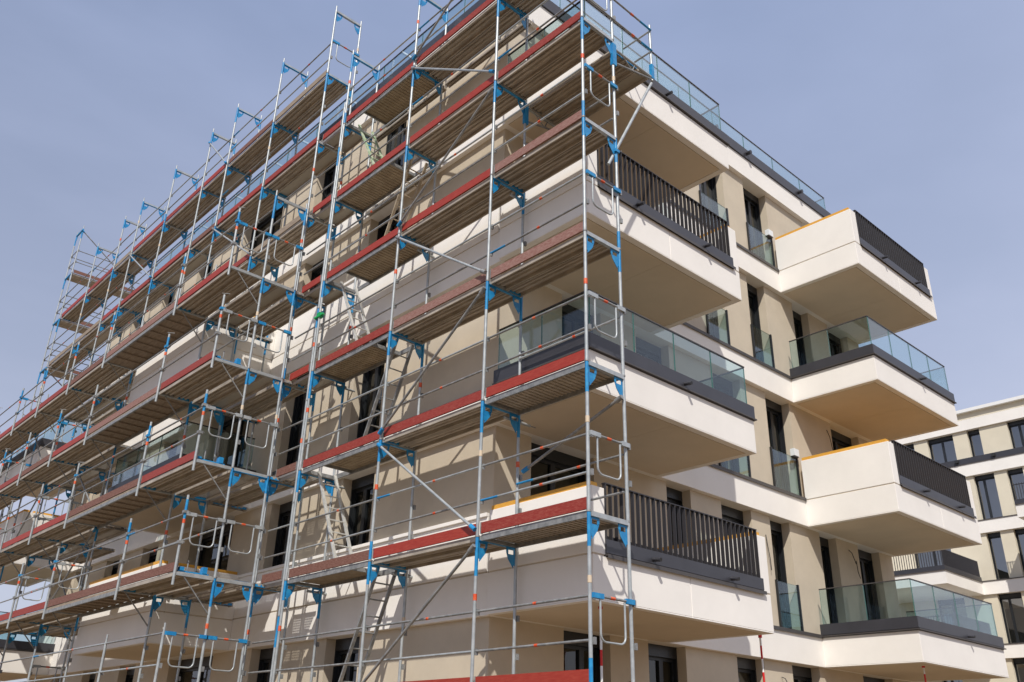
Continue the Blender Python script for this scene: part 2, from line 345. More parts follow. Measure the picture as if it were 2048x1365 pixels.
# ---- balconies
def balcony(x0, x1, y0, y1, zb, solid='', bars='', glass='', joint=None, pipes=(), boards=False):
    """rectangular cantilever slab with guarded sides S,W,E,N"""
    H = .60
    mb = MB()
    if joint: mb.box(x0, joint-.004, y0, y1, zb+.02, zb+H, CREAM); mb.box(joint+.004, x1, y0, y1, zb+.02, zb+H, CREAM); mb.box(joint-.01, joint+.01, y0+.01, y1, zb+.02, zb+H-.01, CREAM)
    else: mb.box(x0, x1, y0, y1, zb+.02, zb+H, CREAM)
    fl = MB(); fl.box(x0+.28, x1-.28, y0+.12, y1-.002, zb+H+.002, zb+H+.03, TIMB if boards else CONC)
    bw = .13
    mb.box(x0, x1, y0, y0+bw, zb, zb+.02, CREAM)
    mb.box(x0, x0+bw, y0+bw, y1, zb, zb+.02, CREAM); mb.box(x1-bw, x1, y0+bw, y1, zb, zb+.02, CREAM)
    if 'N' in solid+glass: mb.box(x0+bw, x1-bw, y1-bw, y1, zb, zb+.02, CREAM)
    o = mb.build("balcony", bld, bevel=.007)
    fl.build("floor_boards" if boards else "floor_slab", o)
    sp = MB(); yN = y1-bw-.014 if 'N' in solid+glass else y1
    xm = joint if joint else (x0+x1)/2
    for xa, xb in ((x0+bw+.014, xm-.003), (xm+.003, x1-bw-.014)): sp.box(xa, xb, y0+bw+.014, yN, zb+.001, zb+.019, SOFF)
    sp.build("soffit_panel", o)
    t = .26
    def side(s, a, wdt):
        if s == 'W': return (x0+a, x0+a+wdt, y0, y1)
        if s == 'E': return (x1-a-wdt, x1-a, y0, y1)
        if s == 'S': return (x0, x1, y0+a, y0+a+wdt)
        return (x0, x1, y1-a-wdt, y1-a)
    for s in solid:
        mb = MB(); a = list(side(s, 0, t)); 
        if s in 'SN' and 'W' in solid and 'S' in solid: a[0] += t        # butt against the west parapet
        gA = [a[0]+.012, a[1]-.012, a[2]+.012, a[3]-.012]
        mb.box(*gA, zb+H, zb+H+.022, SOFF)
        mb.box(*a, zb+H+.022, zb+1.545, CREAM)
        mb.build("parapet", o, bevel=.008)
        cp = MB(); c = [a[0]+.015, a[1]-.09, a[2]+.05, a[3]-.02] if s in 'WE' else [a[0]+.03, a[1]-.03, a[2]+.06, a[3]-.07]
        cp.box(*c, zb+1.546, zb+1.615, TIMB); cp.build("timber_cap", o)
    inset = t if solid else 0.0
    for s in bars:
        a0, a1 = x0+inset-.004, x1-inset+.004
        kp = MB(); kp.box(a0, a1+.05, y0-.022, y0+.04, zb+H+.05, zb+H+.235, ANTH); kp.box(a0, a1+.06, y0-.008, y0+.12, zb+H+.001, zb+H+.05, FLASH)
        kp.box(a0, a1+.075, y0-.05, y0-.008, zb+H+.012, zb+H+.032, FLASH); kp.box(a0, a1+.075, y0-.05, y0-.044, zb+H-.022, zb+H+.012, FLASH)
        kp.build("kick_panel", o)
        rl = MB(); n = int((a1-a0)/.118); 
        for i in range(n+1):
            x = a0+.02+(a1-a0-.04)*i/n; rl.box(x-.006, x+.006, y0-.014, y0+.046, zb+H+.20, zb+1.612, BLADE)
        rl.box(a0, a1, y0-.016, y0+.050, zb+1.613, zb+1.628, BLADE); rl.box(a0, a1, y0+.048, y0+.058, zb+.86, zb+.90, BLADE)
        rl.build("railing", o)
    if glass:
        kp = MB()
        for s in glass:
            a = list(side(s, -.022, .10)); f = list(side(s, -.05, .04)); c = list(side(s, -.008, .09))
            if s in 'WE' or s in 'SN':
                if s == 'S' or s == 'N': 
                    a[0] += .001; a[1] += .02; f[0] -= .05; f[1] += .04; c[0] += .083; c[1] -= .0
                else:
                    if s == 'W': a[2] -= .021; f[2] -= .009
                    a[3] += .0
            kp.box(*a, zb+H+.05, zb+H+.27, ANTH); kp.box(*c, zb+H+.001, zb+H+.049, FLASH); kp.box(*f, zb+H+.010, zb+H+.032, FLASH)
        kp.build("kick_panel", o)
        zg0, zg1 = zb+H+.24, zb+1.60; e = .032
        yN = y1-.05
        if 'S' in glass: glass_run(x0+e+.012, y0+e, x1-.11, y0+e, zg0, zg1, o, 1.12)
        if 'W' in glass: glass_run(x0+e, y0+e-.008, x0+e, yN, zg0, zg1, o, 1.3 if y1-y0 < 3 else 1.35)
        if 'E' in glass: glass_run(x1-.10, y0+e+.012, x1-.10, yN, zg0, zg1, o, 1.0)
        if 'N' in glass: glass_run(x0+e+.012, y1-e, x1, y1-e, zg0, zg1, o, 1.0)
    for px in pipes:
        mb = MB(); zz = zb+H+.10
        mb.tube((px, y0-.01, zz+.012), (px, y0-.16, zz-.01), .032, ANTH, 10); mb.tube((px, y0-.155, zz-.008), (px, y0-.162, zz-.0095), .026, CABLE, 10)
        mb.build("drain_pipe", o)
    return o
CBX = (.967, 5.243); RBX = (10.54, 14.81)
for k in range(4):
    if k % 2 == 0: balcony(*CBX, .824, 2.931, ZB(k), solid='WE', bars='S', joint=3.10, pipes=(2.22, 4.13))
    else: balcony(*CBX, .824, 2.931, ZB(k), glass='WSE', joint=None if k == 1 else None, pipes=(3.24,))
    if k % 2 == 1: balcony(*RBX, .824, 2.931, ZB(k), solid='WE', bars='S', joint=12.72, pipes=(11.92, 13.76), boards=k == 1)
    else: balcony(*RBX, .824, 2.931, ZB(k), glass='WSE', joint=None, pipes=(12.89,))
for k in range(3):
    if k % 2 == 0: balcony(-.72, 1.029, 11.12, 15.20, ZB(k), solid='WSN')
    else: balcony(-.72, 1.029, 11.12, 15.20, ZB(k), glass='WSN')
    if k % 2 == 1: balcony(-.72, 1.029, 22.40, 26.68, ZB(k), solid='WSN')
    else: balcony(-.72, 1.029, 22.40, 26.68, ZB(k), glass='WSN')
# small white lamp boxes and loose cable ends on the walls
for (x, z) in ((10.42, ZB(3)+1.62), (10.42, ZB(1)+1.62)):
    mb = MB(); mb.box(x-.105, x+.105, 2.94, 3.05, z+.02, z+.19, LAMP); mb.box(x-.09, x+.09, 2.955, 3.05, z-.01, z+.02, FLASH); mb.build("wall_box", bld)
mb = MB(); mb.box(-.80, -.72, 12.9, 13.35, ZB(0)+.83, ZB(0)+.91, LAMP); mb.build("wall_box", bld)
def wire(pts):
    mb = MB(); mb.path(pts, .009, CABLE, 5); mb.build("cable_end", bld)
wire([(12.5, 3.04, 6.35), (12.42, 2.93, 6.25), (12.5, 2.9, 6.0), (12.62, 2.95, 6.1), (12.66, 2.96, 5.85), (12.72, 2.95, 5.7)])
wire([(12.2, 3.04, 9.3), (12.15, 2.96, 9.1), (12.22, 2.95, 8.7), (12.2, 2.96, 8.3)])
wire([(4.28, 3.04, 2.85), (4.25, 2.92, 2.8), (4.36, 2.88, 2.62), (4.42, 2.92, 2.5), (4.32, 2.95, 2.45)])
wire([(8.98, 3.04, 3.25), (8.95, 2.95, 3.22), (9.02, 2.93, 3.1), (9.0, 2.95, 3.0)])
wire([(8.9, 3.04, 6.1), (8.86, 3.0, 5.9), (8.9, 2.99, 5.6), (8.93, 3.0, 5.35)])

# ------------------------------------------------------------------ second apartment building beyond
bb = thing("apartment_building", (40, 10, 0), "distant cream apartment block with dark railed balcony at the right edge", "building")
def bmap(face, u0, u1, d0, d1): return (40.12+d0, 40.12+d1, u0, u1)
BW = {4: [(14.0, 15.2), (12.35, 13.3), (10.23, 11.61), (8.85, 9.49), (6.2, 7.47)], 3: [(14, 15.2), (12, 13), (8.58, 9.60), (7.2, 7.97), (5.0, 6.2)],
      2: [(11.4, 13.4), (8.87, 9.55), (7.0, 8.24), (5.0, 6.0)], 1: [(11.2, 12.6), (8.5, 9.6), (6.8, 7.8), (5, 6)], 0: [(12, 13), (8.9, 9.55), (7.0, 8.2), (5, 6)],
      -1: [(12, 13), (8.5, 9.6), (6.8, 7.8), (5, 6)]}
for k in range(-1, 5):
    z0, z1 = (0 if k < 0 else ZT(k)), ZB(k+1)
    if k == 4: z1 = 18.0
    cur = 22.0
    for a, b in BW[k]+[(None, -4)]:
        mb = MB(); mb.box(40.12, 40.45, b, cur, z0-.3, z1+.3, OCHRE); mb.build("facade_wall", bb); cur = a
    mb = MB(); mb.box(41.5, 41.6, -4, 22, z0-.02, z1+.02, ROOM); mb.box(40.45, 41.5, -4, 22, z0-.3, z0-.05, CONC); mb.build("partition_wall", bb)
    for a, b in BW[k]: window('B', a, b, .3 if k < 0 else z0, z1, bb, mp=bmap)
    if k >= 0:
        mb = MB(); mb.box(40, 40.34, -4, 22, ZB(k), ZT(k), CREAM); mb.build("floor_band", bb)
        mb = MB(); mb.box(39.965, 40.18, -4, 22, ZT(k)+.002, ZT(k)+.04, FLASH)
        if k == 4: mb.box(39.97, 40.08, -4, 22, ZT(k)+.045, ZT(k)+.33, ANTH)
        mb.build("band_coping", bb)
mb = MB(); mb.box(40, 40.34, -4, 22, 18.0, 18.56, CREAM); mb.box(40.1, 40.4, -4, 22, 18.56, 18.60, FLASH); mb.box(40.1, 40.4, -4, 22, 18.60, 18.95, OCHRE)
mb.box(39.9, 52, -4, 22, 18.95, 19.12, WHT); mb.build("roof_edge", bb)
mb = MB(); mb.box(40.45, 52, -4, -3.7, 0, 18.9, OCHRE); mb.box(40.45, 52, 21.7, 22, 0, 18.9, OCHRE); mb.box(51.7, 52, -3.7, 21.7, 0, 18.9, OCHRE); mb.build("rear_wall", bb)
for y in (6.1, 8.35, 10.2):
    mb = MB(); mb.box(39.86, 39.97, y-.09, y+.09, ZT(4)+.13, ZT(4)+.27, CABLE); mb.build("roof_spout", bb)
def bb_balcony(x0, y0, y1, k, solid):
    zb = ZB(k); mb = MB(); mb.box(x0, 40, y0, y1, zb, zb+.60, CREAM); o = mb.build("balcony", bb)
    if solid:
        mb = MB(); mb.box(x0, 40, y0, y0+.26, zb+.61, zb+1.54, CREAM); mb.box(x0, x0+.26, y0+.26, y1, zb+.61, zb+1.54, CREAM); mb.build("parapet", o)
    else:
        mb = MB(); mb.box(x0-.02, 40, y0-.02, y0+.05, zb+.64, zb+.84, ANTH); mb.box(x0-.02, x0+.05, y0+.05, y1, zb+.64, zb+.84, ANTH)
        mb.box(x0-.05, 40, y0-.05, y0+.1, zb+.601, zb+.639, FLASH); mb.box(x0-.05, x0+.1, y0+.1, y1, zb+.601, zb+.639, FLASH); mb.build("kick_panel", o)
        mb = MB(); n = int((40-x0)/.12)
        for i in range(n): x = x0+.02+i*.12; mb.box(x, x+.012, y0-.015, y0+.045, zb+.8, zb+1.63, BLADE)
        n = int((y1-y0)/.12)
        for i in range(n): y = y0+.07+i*.12; mb.box(x0-.015, x0+.045, y, y+.012, zb+.8, zb+1.63, BLADE)
        mb.box(x0, 40, y0+.048, y0+.06, zb+1.55, zb+1.59, BLADE); mb.box(x0+.048, x0+.06, y0, y1, zb+1.55, zb+1.59, BLADE); mb.build("railing", o)
    return o
bb_balcony(35.78, 10.15, 14.4, 2, False); bb_balcony(35.78, 10.15, 14.4, 1, False)
bb_balcony(37.9, 4.6, 7.2, 3, False)

# ------------------------------------------------------------------ scaffolding
L = lambda n: 2.4 + 2*n
TR = .0242
def standard(par, x, y, z0, z1, rings, paint=.5, foot=True):
    """one vertical tube with painted sleeve under each joint, collars and marker bands"""
    mb = MB(); cuts = []
    for z in rings:
        if z0+.5 < z <= z1 and random.random() < paint: cuts.append((z-.34-.25*random.random(), z, BLUE))
        if z0+.9 < z <= z1 and random.random() < .34: cuts.append((z-.86, z-.775, random.choice((BAND, BAND, CREAMB))))
        if z0+.9 < z+.35 < z1 and random.random() < .12: cuts.append((z+.02, z+.30, BLUE))
    cuts.sort(); cur = z0
    for a, b, m in cuts:
        a = max(a, cur)
        if a > cur: mb.tube((x, y, cur), (x, y, a), TR, GALV, 10, False)
        mb.tube((x, y, a), (x, y, b), TR+(.0008 if m is BLUE else .004), m, 10, m is not BLUE); cur = max(cur, b)
    mb.tube((x, y, cur), (x, y, z1), TR, GALV, 10)
    for z in rings:
        if z0 < z < z1: mb.tube((x, y, z-.012), (x, y, z+.012), TR+.007, GALVD, 10)
        for dz in (.5, 1.0):
            if z0 < z+dz < z1-.05: mb.box(x+.018, x+.055, y-.045, y-.012, z+dz-.05, z+dz+.03, GALVD)
    mb.tube((x, y, z1), (x, y, z1+.14), .019, GALV, 8)
    if foot and z0 < .3: mb.box(x-.075, x+.075, y-.075, y+.075, .0, .012, GALVD); mb.tube((x, y, .012), (x, y, z0+.02), .018, GALVD, 8)
    return mb.build("standard", par)
def gusset(mb, x, y, z, s, m=BLUE, axis='x'):
    """pierced corner plate below a transom; s = +1/-1 direction away from the post"""
    def P(a, b): return (x+s*a, y, z-b) if axis == 'x' else (x, y+s*a, z-b)
    ax = (0, 1, 0) if axis == 'x' else (1, 0, 0)
    def plate(pts): mb.prism([P(*p) for p in pts], ax, .008, m)
    plate([(.022, .06), (.05, .06), (.05, .30), (.022, .30)])
    plate([(.05, .06), (.15, .06), (.15, .09), (.05, .09)])
    plate([(.15, .06), (.19, .06), (.185, .13), (.15, .16)])
    plate([(.05, .15), (.15, .15), (.185, .13), (.15, .22), (.05, .34)])
def cross_frame(par, x0, x1, y, z, gus=True, m=None):
    mb = MB(); m = m or random.choice((GALV, GALV, BLUE))
    mb.box(x0+TR, x1-TR, y-.027, y+.027, z-.06, z-.052, m); mb.box(x0+TR, x1-TR, y-.027, y-.021, z-.052, z, GALV); mb.box(x0+TR, x1-TR, y+.021, y+.027, z-.052, z, m)
    if gus: gusset(mb, x0, y, z, 1); gusset(mb, x1, y, z, -1)
    return mb.build("cross_frame", par)
def steel_planks(par, x0, x1, y0, y1, z, perf_last=False, n=None):
    mb = MB(); n = n or max(1, round((x1-x0)/.34)); wd = (x1-x0)/n
    for i in range(n):
        a, b = x0+i*wd+.008, x0+(i+1)*wd-.008; pm = PERF if (perf_last and i == n-1) else PLANK
        if pm is PERF:
            mb.add([(a, y0, z-.008), (b, y0, z-.008), (b, y1, z-.008), (a, y1, z-.008)], [(0, 1, 2, 3)], PERF)
        else: mb.box(a, b, y0, y1, z-.012, z-.002, PLANK)
        mb.box(a, a+.022, y0, y1, z-.072, z-.012, PLANK); mb.box(b-.022, b, y0, y1, z-.072, z-.012, PLANK)
        if pm is not PERF:
            for f in (.36, .64):
                c = a+(b-a)*f
                mb.prism([(c-.034, y0, z-.012), (c-.018, y0, z-.045), (c+.018, y0, z-.045), (c+.034, y0, z-.012)], (0, 1, 0), 0.0001, PLANK)
                vs = [(c-.034, y0, z-.012), (c-.018, y0, z-.045), (c+.018, y0, z-.045), (c+.034, y0, z-.012), (c-.034, y1, z-.012), (c-.018, y1, z-.045), (c+.018, y1, z-.045), (c+.034, y1, z-.012)]
                mb.add(vs, [(0, 4, 5, 1), (1, 5, 6, 2), (2, 6, 7, 3)], PLANK)
        for yy in (y0, y1-.02): mb.box(a+.022, b-.022, yy, yy+.02, z-.06, z-.012, BLUE if random.random() < .4 else GALVD)
    return mb.build("deck", par)
def frame_deck(par, x0, x1, y0, y1, z, hatch=None, rib=.085, face=None):
    """aluminium framed deck with a ribbed board; hatch=(ya,yb) leaves a ladder opening on the wall side"""
    mb = MB(); face = face or PLY
    mb.box(x0, x0+.03, y0, y1, z-.085, z, GALVD); mb.box(x1-.03, x1, y0, y1, z-.085, z, GALVD)
    def sheet(a, b, c, d):
        mb.box(a, b, c, d, z-.02, z-.002, face); k = int((d-c)/rib)
        for i in range(k): yy = c+(i+.5)*rib; mb.box(a, b, yy-.018, yy+.018, z-.033, z-.02, face)
    if hatch:
        h0, h1 = hatch
        if h0 > y0+.1: sheet(x0+.03, x1-.03, y0, h0)
        if h1 < y1-.1: sheet(x0+.03, x1-.03, h1, y1)
        for yy in (h0, h1-.03): mb.box(x0+.03, x1-.03, yy, yy+.03, z-.07, z-.004, GALVD)
    else: sheet(x0+.03, x1-.03, y0, y1)
    for yy in (y0, y1-.04): mb.box(x0+.03, x1-.03, yy, yy+.04, z-.08, z-.034, GALVD)
    return mb.build("deck", par)
def perf_deck(par, x0, x1, y0, y1, z):
    mb = MB(); mb.add([(x0, y0, z-.01), (x1, y0, z-.01), (x1, y1, z-.01), (x0, y1, z-.01)], [(0, 1, 2, 3)], PERF)
    xm = (x0+x1)/2
    for a in (x0, xm-.02, xm+.005, x1-.02): mb.box(a, a+.02, y0, y1, z-.075, z-.012, PLANK)
    return mb.build("deck", par)
def toe(par, x, y0, y1, z, m, label=None):
    mb = MB(); mb.box(x-.015, x+.015, y0+.045, y1-.045, z+.012, z+.162, m)
    for yy in (y0+.03, y1-.05): mb.box(x-.018, x+.018, yy, yy+.02, z+.008, z+.166, GALVD)
    return mb.build("toe_board", par, label)
def rail(par, x, y0, y1, z, m=None):
    mb = MB(); m = m or random.choice((GALVD, GALVD, GALV)); r = .0170
    e = .35 if random.random() < .4 else .0
    mid = y0+(y1-y0)*random.uniform(.36, .5)
    if y1-y0 > 1.2 and random.random() < .6:
        mb.tube((x, y0+.02, z), (x, mid, z), r, m, 8); mb.tube((x, mid, z), (x, mid+.055, z), r+.003, BAND, 8); mb.tube((x, mid+.055, z), (x, y1-e-.02, z), r, m, 8)
        if e: mb.tube((x, y1-e-.02, z), (x, y1-.02, z), r+.001, BLUE, 8)
    else: mb.tube((x, y0+.02, z), (x, y1-.02, z), r, m, 8)
    return mb.build("guard_rail", par)
def end_guard(par, x0, x1, y, z, col=None):
    """top tube with a hanging U bow between two posts"""
    mb = MB(); c = col or random.choice((BLUE, GALV)); r = .017; y -= .03
    mb.tube((x0+.02, y, z), (x1-.02, y, z), r, GALVD, 8); a, b = x0+(x1-x0)*.20, x0+(x1-x0)*.80
    mb.box(x0+.01, a+.05, y-.022, y+.022, z-.03, z+.03, c); mb.box(b+.02, x1+.03, y-.022, y+.022, z-.03, z+.03, c)
    mb.tube(((x0+x1)/2-.04, y, z), ((x0+x1)/2+.04, y, z), r+.003, BAND, 8)
    pts = [(a, y, z-.02), (a, y, z-.42)]
    for i in range(1, 6): t = i/5*math.pi/2; pts.append((a+.09*(1-math.cos(t)), y, z-.42-.09*math.sin(t)))
    for i in range(0, 6): t = math.pi/2-i/5*math.pi/2; pts.append((b-.09*(1-math.cos(t)), y, z-.42-.09*math.sin(t)))
    pts.append((b, y, z-.02))
    mb.path(pts, .0135, GALV, 8)
    return mb.build("end_guard", par)
def brace(par, p, q, m=GALVD, r=.022):
    mb = MB(); mb.tube(p, q, r, m, 8)
    for e, o in ((p, q), (q, p)):
        d = (Vector(o)-Vector(e)).normalized(); a = Vector(e)
        mb.tube(a-d*.03, a+d*.09, r+.012, random.choice((BLUE, GALVD)), 8)
    return mb.build("brace", par)
def coupler(mb, x, y, z, m=BLUE):
    mb.box(x-.045, x+.045, y-.04, y+.04, z-.025, z+.025, m); mb.tube((x+.05, y, z), (x+.05, y-.07, z), .009, GALVD, 6)
def tie(par, x, y, z, x1):
    mb = MB(); mb.tube((x-.25, y+.06, z), (x1, y+.06, z), TR, GALV, 8); coupler(mb, x, y+.03, z, GALVD)
    mb.tube((x1, y+.06, z), (x1+.12, y+.06, z), .009, GALVD, 6)
    return mb.build("wall_tie", par)

# ---- near scaffold: three bays at the corner
Y = [0.0, 2.07, 4.64, 7.21]; XI = .73
sc = thing("scaffolding", (0, 0, 0), "nearest three bays of the steel scaffolding, at the building's corner, with red toe boards", "scaffolding")
for j, y in enumerate(Y):
    top = 16.4
    rings = [L(n) for n in range(-1, 8)]
    standard(sc, 0, y, .1, top, rings, .75 if j in (0, 3) else .6); standard(sc, XI, y, .1, top, rings, .45)
    if j == 3: standard(sc, .0, y+.075, .1, 14.9, [r-.6 for r in rings], .2)
    for n in range(0, 8): cross_frame(sc, 0, XI, y, L(n), m=GALV if j == 0 else BLUE)
DT = {(0, 0): 's', (0, 1): 'c', (0, 2): 'c', (0, 3): 's', (0, 4): 's', (0, 5): 's', (0, 6): 's',
      (1, 0): 'c', (1, 1): 's', (1, 2): 's', (1, 3): 's', (1, 4): 's', (1, 5): 's', (1, 6): 's'}
TM = {(0, 0): RED1, (0, 1): RED2, (0, 2): RED1, (0, 3): RED3, (0, 4): RED3, (0, 5): RED2, (0, 6): RED1,
      (1, 0): RED1, (1, 1): RED1, (1, 2): RED2, (1, 3): RED3, (1, 4): RED1, (1, 5): RED1, (1, 6): RED2,
      (2, 0): RED2, (2, 1): RED4, (2, 2): RED2, (2, 3): RED2, (2, 4): RED1, (2, 5): RED1, (2, 6): RED1}
for b in range(3):
    ya, yb = Y[b], Y[b+1]
    for n in range(0, 7):
        z = L(n)
        if b < 2:
            if DT[(b, n)] == 's': steel_planks(sc, .045, XI-.03, ya+.03, yb-.03, z+.025)
            else: frame_deck(sc, .045, XI-.03, ya+.03, yb-.03, z+.025, face=PLANK if b == 0 else PLY)
        else:
            h = (4.68, 5.32) if n % 2 == 1 else (6.52, 7.16)
            frame_deck(sc, .045, XI-.03, ya+.03, yb-.03, z+.025, hatch=h, face=PLY)
        lab = {RED3: "faded pinkish toe board", RED4: "worn brown toe board"}.get(TM[(b, n)])
        toe(sc, .035, ya, yb, z+.025, TM[(b, n)], lab)
        for dz in (.5, 1.0): rail(sc, .03, ya, yb, z+dz)
        if b == 0 and n in (1, 2, 4): 
            for dz in ((.5, 1.0) if n != 2 else (1.0,)): rail(sc, XI-.03, ya, yb, z+dz-.12)
    for dz in (.5, 1.0): pass
for n in range(0, 7): end_guard(sc, 0, XI, 0.0, L(n)+1.0, BLUE if n in (3, 4, 0) else GALV)
ZZ = [((0, 4.64, 2.5), (0, 2.07, 4.25)), ((0, 4.64, 6.28), (0, 2.07, 4.5)), ((0, 4.64, 6.5), (0, 2.07, 8.25)), ((0, 4.64, 10.28), (0, 2.07, 8.55)),
      ((0, 4.64, 10.55), (0, 2.07, 12.2)), ((0, 4.64, 14.3), (0, 2.07, 12.6)), ((0, 4.64, 14.55), (0, 2.07, 16.2))]
for i, (p, q) in enumerate(ZZ):
    p = (p[0]-.045, p[1]-.03, p[2]); q = (q[0]-.045, q[1]+.03, q[2]); brace(sc, p, q, GALV if i % 2 else GALVD)
brace(sc, (.70, 1.9, L(1)+1.05), (.66, .0, L(2)-.34), GALVD)
for (y, n) in ((2.07, 2), (4.64, 1), (7.21, 1), (4.64, 4), (2.07, 4), (7.21, 3), (7.21, 2)): tie(sc, XI, y, L(n)-.12, 1.02)
for b, n in ((1, 6), (2, 6), (2, 5)):
    perf_deck(sc, XI+.04, .90, Y[b]+.04, Y[b+1]-.04, L(n)+.02)
# bracket platform round the corner at the fifth lift
zb_ = 12.27
for y in (0.0, 2.07):
    br = MB()
    br.tube((XI+.02, y, zb_-.03), (1.74, y, zb_-.03), .024, GALV, 8); br.tube((XI+.02, y, zb_-.33), (1.72, y, zb_-.08), .018, GALVD, 8)
    br.tube((.95, y, zb_-.03), (1.22, y, zb_-.21), .011, GALVD, 6); br.tube((1.22, y, zb_-.21), (1.30, y, zb_-.03), .011, GALVD, 6)
    br.box(XI-.03, XI+.06, y-.03, y+.03, zb_-.4, zb_+.05, BLUE)
    if y == 0: br.tube((1.75, y, zb_-.10), (1.75, y, zb_+1.15), TR, GALV, 10); br.box(1.72, 1.78, y-.03, y+.03, zb_-.06, zb_+.25, BLUE)
    br.build("bracket", sc)
br = MB()
br.tube((.58, .03, 9.85), (1.72, .0, 12.1), .024, GALV, 10); coupler(br, .73, 0.0, 10.15, BLUE)
br.build("brace", sc)
steel_planks(sc, XI+.06, 1.42, .04, 2.03, zb_+.03, n=2)
mb = MB(); mb.add([(1.43, .04, zb_+.02), (1.72, .04, zb_+.02), (1.72, 2.03, zb_+.02), (1.43, 2.03, zb_+.02)], [(0, 1, 2, 3)], PERF)
for a in (1.43, 1.70): mb.box(a, a+.02, .04, 2.03, zb_-.045, zb_+.018, PLANK)
mb.build("deck", sc)
for dz in (.55, 1.02):
    rail(sc, 1.75, 0.0, .62, zb_+dz)
    mb = MB(); mb.tube((0.03, -.03, zb_+dz+.03), (1.75, -.03, zb_+dz), .017, GALVD, 8); mb.tube((1.2, -.03, zb_+dz+.009), (1.27, -.03, zb_+dz+.008), .021, BAND, 8); mb.tube((1.45, -.03, zb_+dz+.005), (1.74, -.03, zb_+dz), .019, BLUE, 8); mb.build("guard_rail", sc)

# ---- ladders (each hangs in a hatch)
def ladder(y_top, y_bot, n, m, label):
    z1, z0 = L(n+1)-.03, L(n)+.04; mb = MB(); xs = (.25, .60)
    for x in xs: mb.bar((x, y_bot, z0), (x, y_top, z1), .03, .055, m, up=(1, 0, 0))
    for i in range(1, 8):
        t = i/8; y = y_bot+(y_top-y_bot)*t; z = z0+(z1-z0)*t; mb.tube((xs[0], y, z), (xs[1], y, z), .013, m, 8)
    o = mb.build("ladder"); tag(o, label, "ladder", "ladders inside the scaffolding"); return o
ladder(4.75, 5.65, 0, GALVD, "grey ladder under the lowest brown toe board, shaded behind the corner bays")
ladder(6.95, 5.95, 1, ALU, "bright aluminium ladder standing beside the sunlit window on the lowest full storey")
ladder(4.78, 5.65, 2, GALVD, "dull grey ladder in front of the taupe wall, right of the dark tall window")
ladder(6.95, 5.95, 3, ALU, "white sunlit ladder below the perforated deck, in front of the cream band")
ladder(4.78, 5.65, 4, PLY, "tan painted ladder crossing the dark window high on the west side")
ladder(6.98, 5.95, 5, GREENA, "pale green painted ladder, highest of the ladders that can be seen")

# ---- upper scaffold along the west side
XU = -.10; XUI = .63
up = thing("scaffolding", (XU, 8.15, 0), "long upper run of steel scaffolding along the west side, standing against the sky", "scaffolding")
YU = [8.15, 10.72, 13.29, 14.86, 17.43, 20.0, 21.57, 24.14]
for j, y in enumerate(YU):
    onb = 11.0 < y < 15.3 or y > 22.3
    z0 = 11.16 if 11.0 < y < 15.3 else (.1 if j == 0 else 7.0 if y < 22.3 else 11.2)
    zt_ = 18.4
    rings = [L(n) for n in range(-1, 9)]
    standard(up, XU, y, z0, zt_, rings, .7); standard(up, XUI, y, z0, zt_, rings, .3)
    for n in range(0 if j == 0 else 5, 9): cross_frame(up, XU, XUI, y, L(n))
UT = [RED1, RED4, RED1, RED2, RED1, WOODD, RED2]
for b in range(len(YU)-1):
    ya, yb = YU[b], YU[b+1]
    for n in (5, 6, 7):
        z = L(n); steel_planks(up, XU+.045, XUI-.03, ya+.03, yb-.03, z+.025, perf_last=(b+n) % 3 == 0)
        if not (n == 7 and b in (0,)): toe(up, XU+.035, ya, yb, z+.025, (UT[(b+n) % 7]))
        else: toe(up, XU+.035, ya, yb, z+.025, WOODD, "plain weathered wooden toe board")
        for dz in (.5, 1.0): rail(up, XU+.03, ya, yb, z+dz)
        if n < 7 and b % 2 == 0: rail(up, XUI-.03, ya, yb, z+.9)
for n in range(0, 7):      # narrow bay linking to the corner bays
    z = L(n); perf_deck(up, .045, XI-.13, 7.32, 8.12, z+.025); toe(up, -.0, 7.30, 8.13, z+.025, RED1 if n > 2 else RED4)
    for dz in (.5, 1.0): rail(up, .0, 7.25, 8.13, z+dz)
end_guard(up, XU, XUI, 8.15, L(7)+1.0, BLUE)
for (b, n) in ((4, 6), (1, 5), (2, 7)): 
    brace(up, (XU-.045, YU[b], L(n)+.05), (XU-.045, YU[b+1], L(n+1)-.1) if n < 7 else (XU-.045, YU[b+1], L(n)+1.6), GALV)

# ---- stepped-out scaffold round the west balconies
S_in, S_out, S_br = -.22, -.95, -1.68
st = thing("scaffolding", (S_out, 8.0, 0), "stepped-out lower scaffolding wrapped round the west balconies on wide bracket decks", "scaffolding")
YS = [8.0, 10.54, 14.68, 17.25, 19.82, 22.1, 24.67, 27.24]
def bracket_frame(par, y, z, inner=True, post=1.33):
    mb = MB()
    mb.box(S_br+TR, S_out-TR, y-.025, y+.025, z-.055, z, GALV)
    mb.tube((S_out-.02, y, z-.62), (S_br+.16, y, z-.05), .014, GALVD, 8)
    mb.tube((S_br, y, z-.22), (S_br, y, z+post), TR, GALV, 10)
    if random.random() < .6: mb.tube((S_br, y, z+post-.42), (S_br, y, z+post-.08), TR+.001, BLUE, 10)
    mb.tube((S_br, y, z+post-.50), (S_br, y, z+post-.43), TR+.004, BAND, 8)
    coupler(mb, S_br, y, z+1.03, random.choice((BLUE, GALVD))); coupler(mb, S_br, y, z+.5, GALVD)
    if random.random() < .6: mb.tube((S_br-.05, y, z+post+.02), (S_br+.08, y-.06, z+post+.03), .008, GALVD, 6)
    return mb.build("bracket", par)
